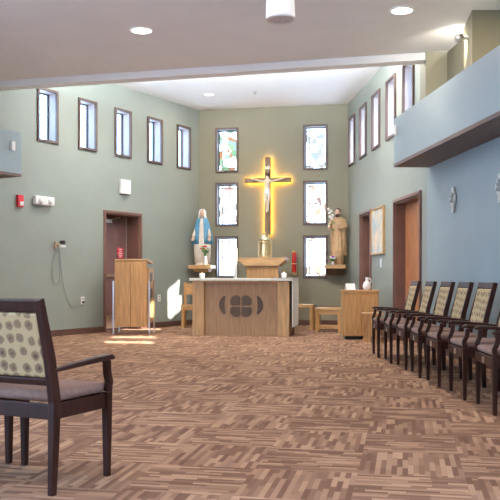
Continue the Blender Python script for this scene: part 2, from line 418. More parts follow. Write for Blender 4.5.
# ------------------------------------------------------------------ windows
wn=[0]
def window(A,ang,u0,u1,z0,z1,th,label,glassmat,fw=.045,came=False):
    wn[0]+=1
    c=Vector(A)+Vector((math.cos(ang),math.sin(ang)))*((u0+u1)/2)
    r=sroot('window_%d'%wn[0],label,'window',(c.x,c.y,(z0+z1)/2),ang)
    w=u1-u0; h=z1-z0
    f=MB()   # interior casing
    for sx in (-1,1): f.box((sx*(w/2-fw/2),-.012,0),(fw,.045,h))
    for sz in (-1,1): f.box((0,-.012,sz*(h/2-fw/2)),(w-2*fw,.045,fw))
    f.build('window_frame','frame',r,bevel=.004)
    l=MB(); wi=w-2*fw+.03; hi=h-2*fw+.03; t=.012
    for sx in (-1,1): l.box((sx*(wi/2-t/2),th/2+.005,0),(t,th-.015,hi))
    for sz in (-1,1): l.box((0,th/2+.005,sz*(hi/2-t/2)),(wi-2*t,th-.015,t))
    l.build('window_liner','liner',r)
    s=MB(); wi-=2*t; hi-=2*t; k=.022
    yg=th-.05
    for sx in (-1,1): s.box((sx*(wi/2-k/2),yg,0),(k,.03,hi))
    for sz in (-1,1): s.box((0,yg,sz*(hi/2-k/2)),(wi-2*k,.03,k))
    s.build('window_sash','sash' ,r)
    g=MB(); g.box((0,yg,0),(wi-2*k,.006,hi-2*k)); g.build('pane',glassmat,r)
    if came:
        cm=MB(); x=-wi/2+.085
        cm.box((x,yg-.01,0),(.012,.014,hi-2*k)); cm.box((0,yg-.01,hi/2-.075),(wi-2*k,.014,.010)); cm.box((0,yg-.01,-hi/2+.06),(wi-2*k,.014,.010))
        cm.build('lead_came','sash',r)
        d=MB()
        for z in (-hi/2+.06,0,hi/2-.075): d.box((x,yg-.012,z),(.04,.014,.04),(0,PI/4,0))
        for z in (-hi/2+.06,hi/2-.075): d.box((0.03,yg-.012,z),(.035,.014,.035),(0,PI/4,0))
        d.build('red_glass_dot',M['frame'],r)
    return r
ordl=['nearest the camera','second from the near end','middle one','fourth from the near end','nearest the altar']
for i,(a,b) in enumerate(lwin):
    window(LA,angL,lu(a),lu(b),3.40,4.34,.24,'narrow brown framed window high on left wall, '+ordl[i],'glass')
for i,(a,b) in enumerate(rwin):
    window(RB,angR,ru(a),ru(b),3.40,4.43,.26,'narrow brown framed window high on right wall, '+ordl[4-i],'rglass')
W_=(1,1,1)
hs=[[(.35,.80,.50),(.50,.90,.65),(.55,.9,1.0),(.75,.42,.22)],[(.75,.92,1),(1,.85,.85),(.8,.9,1)],[(.8,.95,1),(1,.95,.75),(.9,1,1)]]
hs2=[[(.6,.85,1),(.75,.92,1),(.9,.85,.7),(.75,.9,.95)],[(1,.85,.7),(1,.88,.85),(.85,.8,1),(.50,.42,.42)],[(.9,.97,1),(1,.98,.88),(.85,.97,1),(1,.97,.9)]]
nmz=['top','middle','bottom']
for ci,(a,b) in enumerate(cols):
    for ri,(z0,z1) in enumerate(rows):
        hh=(hs,hs2)[ci][ri]
        sm=stained_mat('stained_glass_%d%d'%(ci,ri),ci*3+ri+1,((.5,.14,.1),(.3,.16,.1))[ci][ri],hh)
        window(LB,angB,a,b,z0,z1,.20,'%s stained glass window in column %s of the cross'%(nmz[ri],('left','right')[ci]),sm,.042,True)
for i in range(5):
    window(NL0,math.atan2(NL1.y-NL0.y,NL1.x-NL0.x),.47+2.35*i,2.63+2.35*i,.32,3.93,.30,'tall plain window in the left side wall of the seating area','glass')

for i in range(3):
    window(NR1,math.atan2(NR2.y-NR1.y,NR2.x-NR1.x),3.37+2.2*i,5.33+2.2*i,.37,3.73,.30,'tall plain window in the right side wall behind the viewer','rglass')
# ------------------------------------------------------------------ doors
def doorframe(A,ang,u0,u1,n,label,th,leafmat,leaf_y):
    c=Vector(A)+Vector((math.cos(ang),math.sin(ang)))*((u0+u1)/2); w=u1-u0
    r=sroot('door_%d'%n,label,'door',(c.x,c.y,0),ang); fw=.05
    f=MB()
    for sx in (-1,1):
        f.box((sx*(w/2-fw/2),-.008,DZ/2),(fw,.05,DZ)); f.box((sx*(w/2-fw-.012),th/2,DZ/2-.03),(.024,th,DZ-.06))
    f.box((0,-.008,DZ-fw/2),(w-2*fw,.05,fw)); f.box((0,th/2,DZ-fw-.012),(w-2*fw-.05,th,.024))
    f.build('door_frame','doorfr',r,bevel=.004)
    wi=w-2*fw-.048; hz=DZ-fw-.024
    l=MB(); l.box((0,leaf_y,hz/2),(wi,.045,hz-.004)); lf=l.build('door_leaf',leafmat,r,bevel=.003)
    lf.location.z=.002
    return r,lf,wi,hz
r,lf,wi,hz=doorframe(LA,angL,lu(d1[0]),lu(d1[1]),1,'maroon steel exit door in left wall with panic bar and red sign',.40,'leaf',.35)
Q=.25
# local x increases towards the altar; interior side is -y
m=MB(); m.box((0,.055+Q,1.08),(wi*.82,.045,.06)); 
for sx in (-1,1): m.box((sx*wi*.42,.055+Q,1.08),(.09,.05,.09))
m.build('panic_bar','steel',lf,bevel=.006)
m=MB(); m.box((0,.074+Q,.16),(wi*.92,.004,.26)); m.build('kick_plate','steel',lf)
m=MB(); m.box((-.14,.04+Q,hz-.10),(.24,.07,.07)); m.build('door_closer','steel',lf,bevel=.005)
m=MB(); m.tube([(-.07,.03+Q,hz-.08),(.15,.0+Q,hz-.03),(.25,.05+Q,hz-.02)],.012); m.build('closer_arm','steel',lf)
m=MB(); m.box((wi/2-.012,.07+Q,hz/2),(.022,.012,hz-.02)); m.build('edge_strip','liner',lf)
m=MB(); m.box((.30,.074+Q,1.53),(.17,.004,.21)); sg=m.build('warning_sign','signred',lf); sg['label']='red sign with white lettering'
m=MB()
for i,(z,w) in enumerate(((1.605,.10),(1.565,.06),(1.53,.12),(1.49,.11),(1.455,.07))):
    m.box((.30,.0705+Q,z),(w,.003,.016))
m.build('sign_lettering','white',sg)
r,lf,wi,hz=doorframe(RB,angR,ru(d2[0]),ru(d2[1]),2,'dark maroon doorway in right wall beside the far corner',.26,'leaf',.22)
m=MB(); m.tube([(-.32,.16,1.0),(-.32,.12,1.0),(-.22,.12,1.0)],.012); m.build('door_handle','steel',lf)
r,lf,wi,hz=doorframe(RB,angR,ru(d3[0]),ru(d3[1]),3,'orange-brown wooden door in dark frame on right wall near armchairs',.24,'orange',.185)
m=MB(); m.box((wi/2-.12,.16,1.0),(.05,.008,.16)); m.tube([(wi/2-.12,.155,1.0),(wi/2-.12,.11,1.0),(wi/2-.25,.11,1.0)],.012); m.build('door_handle','steel',lf)

# ------------------------------------------------------------------ bulkheads
def bulk(name,c,ang,lab):
    return None
# right bulkhead
f0=Vector((2.05,11.4)); f1=Vector((2.42,7.75)); fd=(f1-f0).normalized(); f2=f0+fd*9
wr=lambda y: (2.55+.089*(11.5-y))
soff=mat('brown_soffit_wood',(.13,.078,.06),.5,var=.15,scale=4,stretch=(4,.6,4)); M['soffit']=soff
m=MB(); m.slab([(f0.x,f0.y),(f2.x,f2.y),(3.0+.3,f2.y),(2.62,11.44)],2.66,3.3); o=m.build('trim_2','wallbluelit'); struct(o,'grey green bulkhead along the right side above the armchairs','bulkhead')
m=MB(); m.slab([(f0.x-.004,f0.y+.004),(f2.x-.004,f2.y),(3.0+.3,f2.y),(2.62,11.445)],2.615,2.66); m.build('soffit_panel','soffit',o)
# left bulkhead
T=Vector((-3.57,12.49)); da=Vector((-.49,-.87)).normalized(); de=Vector((-.87,.49)).normalized()
pp=[T,T+de*.88,T+de*.88+da*3.4,T+da*3.4]
m=MB(); m.slab([(v.x,v.y) for v in pp],2.655,3.3); o=m.build('trim_3','wallbluelit'); struct(o,'grey green bulkhead at the left edge of the view','bulkhead')
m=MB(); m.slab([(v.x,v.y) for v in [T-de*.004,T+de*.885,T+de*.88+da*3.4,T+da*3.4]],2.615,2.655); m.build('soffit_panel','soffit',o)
# piers above right bulkhead
m=MB(); m.slab([(2.54,12.05),(2.46,11.2),(2.76,11.2),(3.6,11.2),(3.6,12.05)],3.3,LC+.1); struct(m.build('trim_4','wall'),'green pier above the right bulkhead at the beam end','pier')
m=MB(); m.slab([(2.76,11.2),(2.87,10.1),(3.5,10.1),(3.5,11.2)],3.3,LC); struct(m.build('trim_5','wall'),'recessed green wall above the right bulkhead between two piers','wall')
m=MB(); m.slab([(2.70,10.1),(2.62,9.44),(2.94,9.44),(3.5,10.1)],3.3,LC); struct(m.build('trim_6','wall'),'beige lit pier above the right bulkhead near the upper right corner','pier')
m=MB(); m.slab([(2.94,9.44),(3.3,5),(3.6,5),(3.3,9.44)],3.3,LC); struct(m.build('trim_7','wall'),'recessed wall above the right bulkhead at the frame edge','wall')

# ------------------------------------------------------------------ lamps & ceiling gear
def downlight(x,y,z,r,label,lens='lens',power=30,group=None,col=(1,.86,.70)):
    t=thing('ceiling_light',label,'ceiling light',(x,y,z),0,group)
    m=MB(); m.lathe([(r,-.001),(r,-.012),(r*.86,-.016),(r*.84,-.001)],n=32,cap=False); m.build('trim_ring','white',t,smooth=True)
    m=MB(); m.lathe([(r*.85,-.004),(r*.85,-.009)],n=32); m.build('lens',lens,t)
    if power:
        l=bpy.data.lights.new('downlight_lamp','AREA'); l.shape='DISK'; l.size=r*1.5; l.energy=power; l.color=col
        lo=bpy.data.objects.new('downlight_lamp',l); COL.objects.link(lo); lo.parent=t; lo.location=(0,0,-.03)
    return t
def cpx(px,py,z): 
    y=(z-EYE)*F/(HOR-py); return ((px-250)/F*y,y)
x,y=cpx(141.5,30,LC); downlight(x,y,LC,.15,'round recessed ceiling light left of the hanging cylinder')
x,y=cpx(402,10,LC); downlight(x,y,LC,.145,'round recessed ceiling light at upper right')
x,y=cpx(209,94.5,HC); downlight(x,y,HC,.12,'faint recessed light in the raised ceiling','lens2',25)
x,y=cpx(330,94.5,HC)
for (x,y) in ((-1.3,5.5),(1.9,5.0),(-4.2,8.5),(-4.2,3.5),(-1.2,1.5),(1.9,1.0)):
    downlight(x,y,LC,.15,'recessed ceiling light over the seating area, out of view','lens',35,'recessed lights overhead')
# added recessed lights brightening the altar end (behind the beam, hidden from the front) and an added, unseen uplight for the raised ceiling
for (x,y) in ((-1.9,13.9),(.2,13.4),(1.6,13.0)):
    downlight(x,y,HC,.12,'added recessed light in the raised ceiling, hidden by the beam','lens',45,'added recessed lights in the raised ceiling',(1,.93,.82))
q=b0*.45+b1*.55+nrm*.30
t=thing('added_uplight','added uplight behind the beam, brightening the raised ceiling, out of view','added uplight',(q.x,q.y,LC+.08),math.atan2(bdir.y,bdir.x),)
m=MB(); m.box((0,0,-.03),(3.9,.14,.04)); m.box((0,.065,.0),(3.9,.012,.05)); m.build('housing','white',t)
l=bpy.data.lights.new('added_uplight_lamp','AREA'); l.shape='RECTANGLE'; l.size=3.8; l.size_y=.09; l.energy=1050; l.color=(.84,.93,1.0)
lo=bpy.data.objects.new('added_uplight_lamp',l); COL.objects.link(lo); lo.parent=t; lo.location=(0,-.005,.0); lo.rotation_euler=(math.radians(130),0,0)
m=MB(); m.box((0,-.005,-.008),(3.8,.10,.004)); m.build('diffuser','lens2',t)
downlight(3.0,8.4,LC,.12,'added warm light above the right bulkhead, just out of view','lens',22,None,(1,.80,.55))  # added lamp outside the frame, warms the pier front
# hanging speaker
hx,hy=.225,5.9
t=thing('pendant_speaker','white cylindrical pendant with grey grille hanging from the ceiling','pendant',(hx,hy,0))
zb=1.05+257/800*5.9
m=MB(); m.lathe([(.088,zb+.012),(.105,zb),(.108,zb+.02),(.098,zb+.30),(.098,zb+.42),(.05,zb+.46),(.03,zb+.47)],n=32); m.build('housing','white',t,smooth=True)
m=MB(); m.lathe([(.084,zb+.002),(.086,zb+.012)],n=32); m.build('grille','grille',t)
m=MB(); m.tube([(0,0,zb+.46),(0,0,LC-.03)],.012); m.build('stem','white',t)
m=MB(); m.lathe([(.06,LC-.03),(.065,LC-.001)],n=20); m.build('canopy','white',t)
# sprinkler
x,y=cpx(255,92,HC)
t=thing('sprinkler','tiny fire sprinkler in the raised ceiling','sprinkler',(x,y,HC))
m=MB(); m.lathe([(.04,-.001),(.04,-.008),(.012,-.012),(.012,-.04),(.025,-.042),(.025,-.046)],n=12); m.build('sprinkler_head','steel',t)
# small spot on pier
t=thing('spotlight','small white spotlight on the pier above the right bulkhead','spotlight',(2.645,9.72,3.95))
m=MB(); m.box((-.03,0,0),(.07,.03,.03)); m.build('bracket','white',t)
m=MB(); m.lathe([(.035,-.06),(.045,0),(.045,.05)],c=(-.10,0,.0),n=16,axis='y'); m.build('lamp_head','steel',t,smooth=True)
m=MB(); m.lathe([(.037,.052),(.037,.056)],c=(-.10,0,.0),n=16,axis='y'); m.build('lens','spot',t)
l=bpy.data.lights.new('spot_lamp','SPOT'); l.energy=40; l.spot_size=2.4; l.spot_blend=.8; l.color=(1,.93,.8); l.shadow_soft_size=.03
lo=bpy.data.objects.new('spot_lamp',l); COL.objects.link(lo); lo.parent=t; lo.location=(-.10,.07,0); lo.rotation_euler=(math.radians(80),0,math.radians(-20))

# ------------------------------------------------------------------ wall things on left wall
def on_left(px,dz=0,off=0):
    k=(px-250)/F; t_=(k*14+3.55)/(.6125-k); p=LW(t_); n=Vector((math.cos(angL-PI/2),math.sin(angL-PI/2)))
    p=p+n*off; return p,(14+t_)
def zpx(py,y): return EYE+(HOR-py)/F*y
def LT(name,label,cat,px,py,off=0.0):
    p,y=on_left(px); return thing(name,label,cat,(p.x,p.y,zpx(py,y)),angL),y
t,y=LT('fire_alarm','red fire alarm strobe on the left wall','fire alarm',19,201)
m=MB(); m.box((0,-.025,0),(.13,.05,.20)); m.build('housing','red',t,bevel=.008)
m=MB(); m.box((0.01,-.055,-.045),(.08,.014,.07)); m.build('strobe_lens','white',t,bevel=.004)
t,y=LT('emergency_light','long white emergency light beside the red fire alarm','emergency light',42,201)
m=MB(); m.box((0,-.045,0),(.44,.08,.15)); m.build('housing','white',t,bevel=.012)
for sx in (-1,1):
    m=MB(); m.lathe([(.028,-.03),(.05,0),(.052,.012),(.04,.016)],c=(sx*.11,-.10,-.01),n=16,axis='y'); o=m.build('lamp_head','white',t,smooth=True)
t,y=LT('notification_panel','white square wall box above the exit door','wall box',123.5,187)
m=MB(); m.box((0,-.04,0),(.28,.07,.28)); m.build('housing','white',t,bevel=.012)
m=MB(); m.box((0,-.0765,0),(.20,.003,.20)); m.build('cover','ceramic',t,bevel=.001)
# bracket with cord
t,y=LT('wall_bracket','small tan wall bracket holding a black tipped white piece','wall bracket',56,245)
m=MB(); m.box((-.03,-.02,0),(.05,.04,.13)); m.build('back_plate','tan',t,bevel=.004)
m=MB(); m.tube([(-.03,-.04,0),(0.03,-.10,.0)],.018); m.build('arm','tan',t)
m=MB(); m.lathe([(.035,-.04),(.035,.04)],c=(.06,-.10,.045),n=14,axis='y'); m.build('black_knob','black',t)
m=MB(); m.box((.06,-.10,-.02),(.12,.05,.04)); m.build('white_block','white',t,bevel=.006)
zb0=t.location.z; pA=t.location.copy()
pO,yO=on_left(82.5); zo=zpx(301,yO)
uO=(Vector((pO.x,pO.y))-Vector((pA.x,pA.y))).dot(Vector((math.cos(angL),math.sin(angL))))
c=thing('cord','thin grey cord looping down the left wall to an outlet','cord',(pA.x,pA.y,0),angL)
def bez(P,n=28):
    o=[];P=[Vector(p) for p in P]
    for seg in range(len(P)-1):
        p0=P[max(0,seg-1)];p1=P[seg];p2=P[seg+1];p3=P[min(len(P)-1,seg+2)]
        for k in range(n//3):
            u=k/(n//3); o.append(.5*((2*p1)+(p2-p0)*u+(2*p0-5*p1+4*p2-p3)*u*u+(3*p1-p0-3*p2+p3)*u**3))
    o.append(P[-1]); return o
m=MB(); m.tube(bez([(0,-.02,zb0-.06),(-.10,-.012,zb0-.35),(-.08,-.012,zb0-.62),(.02,-.012,zb0-.70),(.08,-.012,zb0-.55),(.06,-.012,zb0-.10)]),.0045,6); m.build('loop','cable',c,smooth=True)
m=MB(); m.tube(bez([(.07,-.02,zb0-.08),(.12,-.012,zb0-.45),(.22,-.012,zb0-.85),(.40,-.012,zb0-1.12),(uO,-.012,zo-.10),(uO,-.022,zo-.03)]),.0045,6); m.build('lead','cable',c,smooth=True)
def outlet(px,py,label,plug=False):
    t,y=LT('wall_outlet',label,'outlet',px,py)
    m=MB(); m.box((0,-.004,0),(.09,.008,.14)); m.build('cover_plate','white',t,bevel=.002)
    for z in (-.03,.03):
        m=MB(); m.box((0,-.009,z),(.04,.003,.035)); m.build('socket','liner',t)
    if plug:
        m=MB(); m.box((0,-.026,-.03),(.035,.03,.04)); m.build('plug','black',t,bevel=.004)
outlet(82.5,300.5,'white outlet with a black plug on the left wall',True)
outlet(159,298,'white outlet on the left wall between lectern and altar')
# small white devices on bulkheads
t=thing('wall_sensor','small white sensor on the left bulkhead','sensor',(0,0,0),0)
k=(12-250)/F; s_=0
# intersect ray with face T + da*s
s_=(T.x-k*T.y)/(k*da.y-da.x); q=T+da*s_
t.location=(q.x,q.y,zpx(146,q.y)); t.rotation_euler=(0,0,math.atan2(-da.y,-da.x))
m=MB(); m.box((0,-.02,0),(.07,.04,.14)); m.build('housing','white',t,bevel=.006)
t=thing('wall_sensor','small white sensor at the far end of the right bulkhead','sensor',(0,0,0),math.atan2(fd.y,fd.x))
q=f0+fd*.12; t.location=(q.x,q.y,zpx(130,q.y))
m=MB(); m.box((0,-.015,0),(.06,.03,.14)); m.build('housing','white',t,bevel=.006)

# ------------------------------------------------------------------ right wall things
def on_right(px):
    k=(px-250)/F; s=(k*17.29-2.118)/(.075+k); return RW(s),17.29-s,s
pa,ya,sa=on_right(372.5); pb,yb,sb=on_right(385)
pc=(pa+pb)/2; yc=(ya+yb)/2
t=thing('framed_picture','tall pale blue and orange picture in wooden frame between the two right doors','picture',(pc.x,pc.y,zpx(231,yc)),angR)
W=sb-sa; H=47/F*yc
m=MB()
for sx in (-1,1): m.box((sx*(W/2-.015),-.02,0),(.03,.04,H))
for sz in (-1,1): m.box((0,-.02,sz*(H/2-.015)),(W-.06,.04,.03))
m.build('picture_frame','oak',t,bevel=.003)
pm=mat('pale_abstract_picture',(.36,.50,.58),.6,var=.1,scale=3.2,col2=(.80,.62,.42))
m=MB(); m.box((0,-.014,0),(W-.06,.02,H-.06)); m.build('canvas',pm,t)
def plateR(px,py,w,h,name,label,cat,mt='steel'):
    p,y,s=on_right(px); t=thing(name,label,cat,(p.x,p.y,zpx(py,y)),angR)
    m=MB(); m.box((0,-.006,0),(w,.012,h)); m.build('cover_plate',mt,t,bevel=.002)
    m=MB(); m.box((0,-.016,0),(.025,.012,.05)); m.build('toggle','white',t)
plateR(381.5,263,.14,.16,'light_switch','steel light switch plate below the framed picture','light switch')
# wall crosses
def wall_cross(px,py,label):
    k=(px-250)/F; d=(NR1-NR0); s=(k*NR0.y-NR0.x)/(d.x-k*d.y); p=NR0+d*s
    t=thing('wall_cross',label,'cross',(p.x,p.y,zpx(py,p.y)),math.atan2(d.y,d.x),'small metal crosses on the right wall')
    sc=p.y/F
    m=MB(); m.box((0,-.02,0),(.075,.022,.33)); m.box((0,-.02,.02),(.20,.022,.09)); m.box((0,-.02,.02),(.13,.026,.17)); m.build('cross_body','steel',t,bevel=.004)
    m=MB(); m.box((0,-.036,.03),(.03,.010,.14)); m.tube([(-.055,-.038,-.02),(.055,-.038,.075)],.010,6); m.tube([(-.06,-.038,.06),(.05,-.038,-.03)],.009,6); m.build('relief','cable',t)
    m=MB(); m.box((0,-.005,0),(.04,.010,.06)); m.build('mount','steel',t)
wall_cross(454.5,200,'small silver cross plaque high on the right wall above the chairs')
wall_cross(501.5,188,'silver cross plaque cut by the right edge of the photo')

# ------------------------------------------------------------------ chairs
def make_chair(label,group,loc,rz,top=.945):
    e=top-.945
    t=thing('armchair',label,'chair',loc,rz,group)
    for sx in (-1,1):
        m=MB(); m.bar([(sx*.28,-.215,0),(sx*.28,-.215,.25),(sx*.28,-.215,.445)],.042,.042,up=(0,1,0),ws=(.72,.9,1)); m.build('leg','dark',t,bevel=.004)
        m=MB(); m.bar([(sx*.27,.212,0),(sx*.272,.203,.25),(sx*.275,.20,.45),(sx*.272,.232,.66),(sx*.265,.30+e*.4,top)],.038,.05,up=(0,1,0),ws=(.75,.95,1.05,1,.85)); m.build('leg','dark',t,bevel=.004)
        m=MB(); m.bar([(sx*.285,-.215,.446),(sx*.287,-.222,.50),(sx*.292,-.20,.55),(sx*.296,-.19,.612)],.034,.036,up=(0,1,0)); m.build('arm_post','dark',t,bevel=.004)
        m=MB(); m.bar([(sx*.282,.214,.602),(sx*.30,.06,.618),(sx*.302,-.10,.628),(sx*.298,-.205,.632),(sx*.296,-.238,.624)],.05,.026,ws=(.7,.95,1.05,1.05,.75)); m.build('armrest','dark',t,bevel=.006)
    m=MB()
    m.box((0,-.225,.40),(.518,.024,.075)); m.box((0,.205,.40),(.51,.024,.075))
    for sx in (-1,1): m.box((sx*.272,-.005,.40),(.024,.39,.075))
    m.build('seat_frame','dark',t,bevel=.004)
    m=MB(); m.box((0,-.015,.468),(.535,.43,.055)); m.build('seat','seat',t,bevel=.024,smooth=True)
    # back: in plane leaning
    a=math.atan2(.068,.285); c=lambda z:(.232+(z-.66)*.2386 if z>.66 else .20+(z-.45)*.152)
    m=MB(); m.box((0,c(.915+e),.915+e),(.515,.032,.062),(-a,0,0)); m.build('top_rail','dark',t,bevel=.006)
    m=MB(); m.box((0,c(.545),.545),(.51,.028,.035),(-a*.8,0,0)); m.build('lower_rail','dark',t,bevel=.004)
    m=MB(); m.box((0,c(.725+e/2),.724+e/2),(.508,.036,.325+e),(-a,0,0)); m.build('backrest','back',t,bevel=.012)
    m=MB(); m.box((.0,-.2385,.395),(.07,.004,.05)); m.build('gang_bracket','steel',t)  # shiny ganging bracket on the front seat rail
    return t
TH=math.radians(154)
c0=make_chair('dark wood armchair with rosette patterned back in left foreground',None,(-1.10,4.15,0),TH)
dup(c0,(-1.10-.9*.675,4.15+.44*.675,0),TH,'dark armchair mostly cut off by left edge, one arm showing')
seatp=[(377.6,10.67),(390,9.97),(403.7,9.27),(418,8.58),(435.5,7.88),(460,7.08),(489,6.33)]
ordr=['farthest of the row, beside the wooden cabinet','second from the cabinet','third from the cabinet','fourth from the cabinet, middle of the row','fifth from the cabinet','sixth from the cabinet','nearest the camera, at the right frame edge']
TR=math.radians(-92)
for i,(px,y) in enumerate(seatp):
    x=(px-250)/F*y+.195
    lab='dark wood armchair along the right wall, '+ordr[i]; a=TR+math.radians(random.uniform(-1.5,1.5))
    if i==0: c1=make_chair(lab,'armchairs along the right wall',(x,y,0),a,.995)
    else: dup(c1,(x,y,0),a,lab)

# ------------------------------------------------------------------ altar
RZ=math.atan2(RB.y-LB.y,RB.x-LB.x)
AL=Vector((-1.035,14.36)); AR=Vector((.69,14.06)); ad=(AR-AL).normalized(); an=Vector((-ad.y,ad.x)); AW=(AR-AL).length
ac=(AL+AR)/2+an*.45
ra=math.atan2(ad.y,ad.x)
t=thing('altar','oak altar with carved emblem panel and pale top','altar',(ac.x,ac.y,0),ra)
w=AW; d=.90
for sx in (-1,1):
    m=MB(); m.box((sx*(w/2-.105),-d/2+.06,.49),(.21,.12,.98)); m.build('corner_pillar','oakaltar',t,bevel=.006)
    m=MB(); m.box((sx*(w/2-.105),d/2-.06,.49),(.21,.12,.98)); m.build('corner_pillar','oakaltar',t,bevel=.006)
    m=MB(); m.box((sx*(w/2-.05),0,.49),(.03,d-.245,.96)); m.build('side_panel','oakpanel',t)
m=MB(); m.box((0,-d/2+.095,.475),(w-.425,.04,.95)); m.build('front_panel','oakpanel',t)
m=MB(); m.box((0,-d/2+.05,.965),(w-.425,.06,.03)); m.build('panel_rail','oak',t)
m=MB(); m.box((0,0,1.005),(w+.10,d+.08,.05)); m.build('altar_top','stone',t,bevel=.008)
# carved emblem
em=MB(); y0=-d/2+.058; y1=-d/2+.076; R_=.105; g=.012; ez=.53
for sx in (-1,1):
    for sz in (-1,1):
        poly=[]
        for k in range(20):
            a=2*PI*k/20; rr=.112
            x=.086+rr*math.cos(a); z=.082+rr*math.sin(a)
            x=max(g,x); z=max(g,z); poly.append((sx*x,ez+sz*z))
        em.prism(poly,y0,y1)
em.build('carved_emblem','oakdark',t)
for sx in (-1,1):
    m=MB(); o_=[];i_=[]
    for k in range(15):
        a=-.95+1.9*k/14
        o_.append((sx*(.165+.235*math.cos(a)),ez+.02+.21*math.sin(a)))
    for k in range(15):
        a=.95-1.9*k/14
        i_.append((sx*(.16+.12+.02*math.cos(a)*math.cos(a*1.4)),ez+.02+.21*math.sin(a)))
    m.prism(o_+i_[1:-1],y0,y1); m.build('carved_leaf','oakdark',t)
# altar cloth on the right end
m=MB(); m.box((w/2-.10,0,1.0335),(.36,d+.085,.006)); m.box((w/2+.056,0,.60),(.008,d+.04,.87)); 
cl=m.build('altar_cloth','cloth'); cl.location=(ac.x,ac.y,0); cl.rotation_euler=(0,0,ra); tag(cl,'white linen cloth hanging over the right end of the altar','cloth')
def on_altar(px,depth,z=1.031):
    return ((px-250)/F*depth,depth,z)
def votive(px,depth,label,z=1.0305,w=.045):
    t=thing('votive_candle',label,'candle',on_altar(px,depth,z))
    m=MB(); m.lathe([(w*.75,0),(w,.02),(w*1.05,.085),(w*.95,.085),(w*.85,.03),(w*.8,.02)],n=20,cap=False); m.lathe([(w*.75,0),(w*.75,.004)],n=20); m.build('cup','ceramic',t,smooth=True)
    m=MB(); m.lathe([(w*.72,.006),(w*.72,.06)],n=20); m.build('wax','wax',t)
    m=MB(); m.lathe([(.002,.062),(.009,.072),(.006,.088),(.001,.10)],n=8); m.build('flame','flame',t)
votive(202,14.75,'white votive candle on the left end of the altar')
votive(284,14.5,'white votive candle on the right end of the altar',1.0375)
# tall candle behind the altar
px=235.5; dy=16.0
t=thing('tall_candle','tall white candle on slim stand in front of lower left stained window','candle',((px-250)/F*dy,dy,0))
m=MB(); m.lathe([(.14,0),(.14,.02),(.02,.05),(.018,.9),(.05,.93),(.05,.95)],n=16); m.build('stand','oak',t,smooth=False)
m=MB(); m.lathe([(.032,.951),(.032,1.62),(.01,1.63)],n=16); m.build('candle_shaft','wax',t,smooth=False)
m=MB(); m.tube([(0,0,1.63),(0,0,1.65)],.003,6); m.build('wick','black',t)

# ------------------------------------------------------------------ tabernacle stand
y=16.75; x0=(240-250)/F*y; x1=(287-250)/F*y; xc=(x0+x1)/2; w=(x1-x0)
t=thing('tabernacle_stand','oak pedestal with flared top behind the altar','pedestal',(xc,y,0),RZ)
m=MB(); m.prism([(-w/2+.14,1.28),(w/2-.14,1.28),(w/2,1.39),(w/2,1.45),(-w/2,1.45),(-w/2,1.39)],-.24,.24); m.build('flared_top','oakh',t,bevel=.006)
m=MB(); m.box((0,0,.64),(w-.32,.34,1.28)); m.build('column','oak',t,bevel=.006)
x=(265-250)/F*16.75
t=thing('tabernacle','round gold tabernacle with domed lid below the crucifix','tabernacle',(x,16.75,1.4505),0)
m=MB(); m.lathe([(.15,0),(.155,.02),(.14,.035),(.14,.30),(.155,.315),(.155,.335),(.14,.345)],n=32); m.build('drum','brass',t,smooth=False)
m=MB()
for k in range(12):
    a=2*PI*k/12; m.tube([(.143*math.cos(a),.143*math.sin(a),.04),(.143*math.cos(a),.143*math.sin(a),.30)],.008,6)
m.build('fluting','brass',t)
m=MB(); m.lathe([(.14,.346),(.105,.41),(.06,.47),(.022,.50),(.012,.515),(.02,.53),(.004,.55)],n=32); m.build('domed_lid','brass',t,smooth=True)

# ------------------------------------------------------------------ crucifix
cx,cy=.408+.0,17.618
n2=Vector((math.sin(RZ),-math.cos(RZ)))
cp=Vector((cx,cy))+n2*.001
t=thing('crucifix','wooden crucifix glowing with warm backlight on the back wall','crucifix',(cp.x,cp.y,0),RZ)
ZA=3.17; Z0=1.97; Z1=3.68; AWD=1.03
m=MB(); m.box((0,-.085,(Z0+Z1)/2),(.13,.05,Z1-Z0)); m.build('upright','crossw',t,bevel=.004)
m=MB(); m.box((0,-.088,ZA),(AWD,.056,.10)); m.build('crossbeam','crossw',t,bevel=.004)
m=MB(); m.box((0,-.052,(Z0+Z1)/2),(.10,.012,Z1-Z0-.03)); m.box((-.28,-.052,ZA),(.44,.012,.075)); m.box((.28,-.052,ZA),(.44,.012,.075)); m.build('light_strip','led',t)
m=MB()
for z in (2.3,3.4): m.box((0,-.019,z),(.03,.034,.03))
m.build('stand_off','steel',t)
m=MB(); m.box((0,-.118,3.44),(.11,.012,.06),(0,.0,0)); m.build('title_plaque','ivory',t)
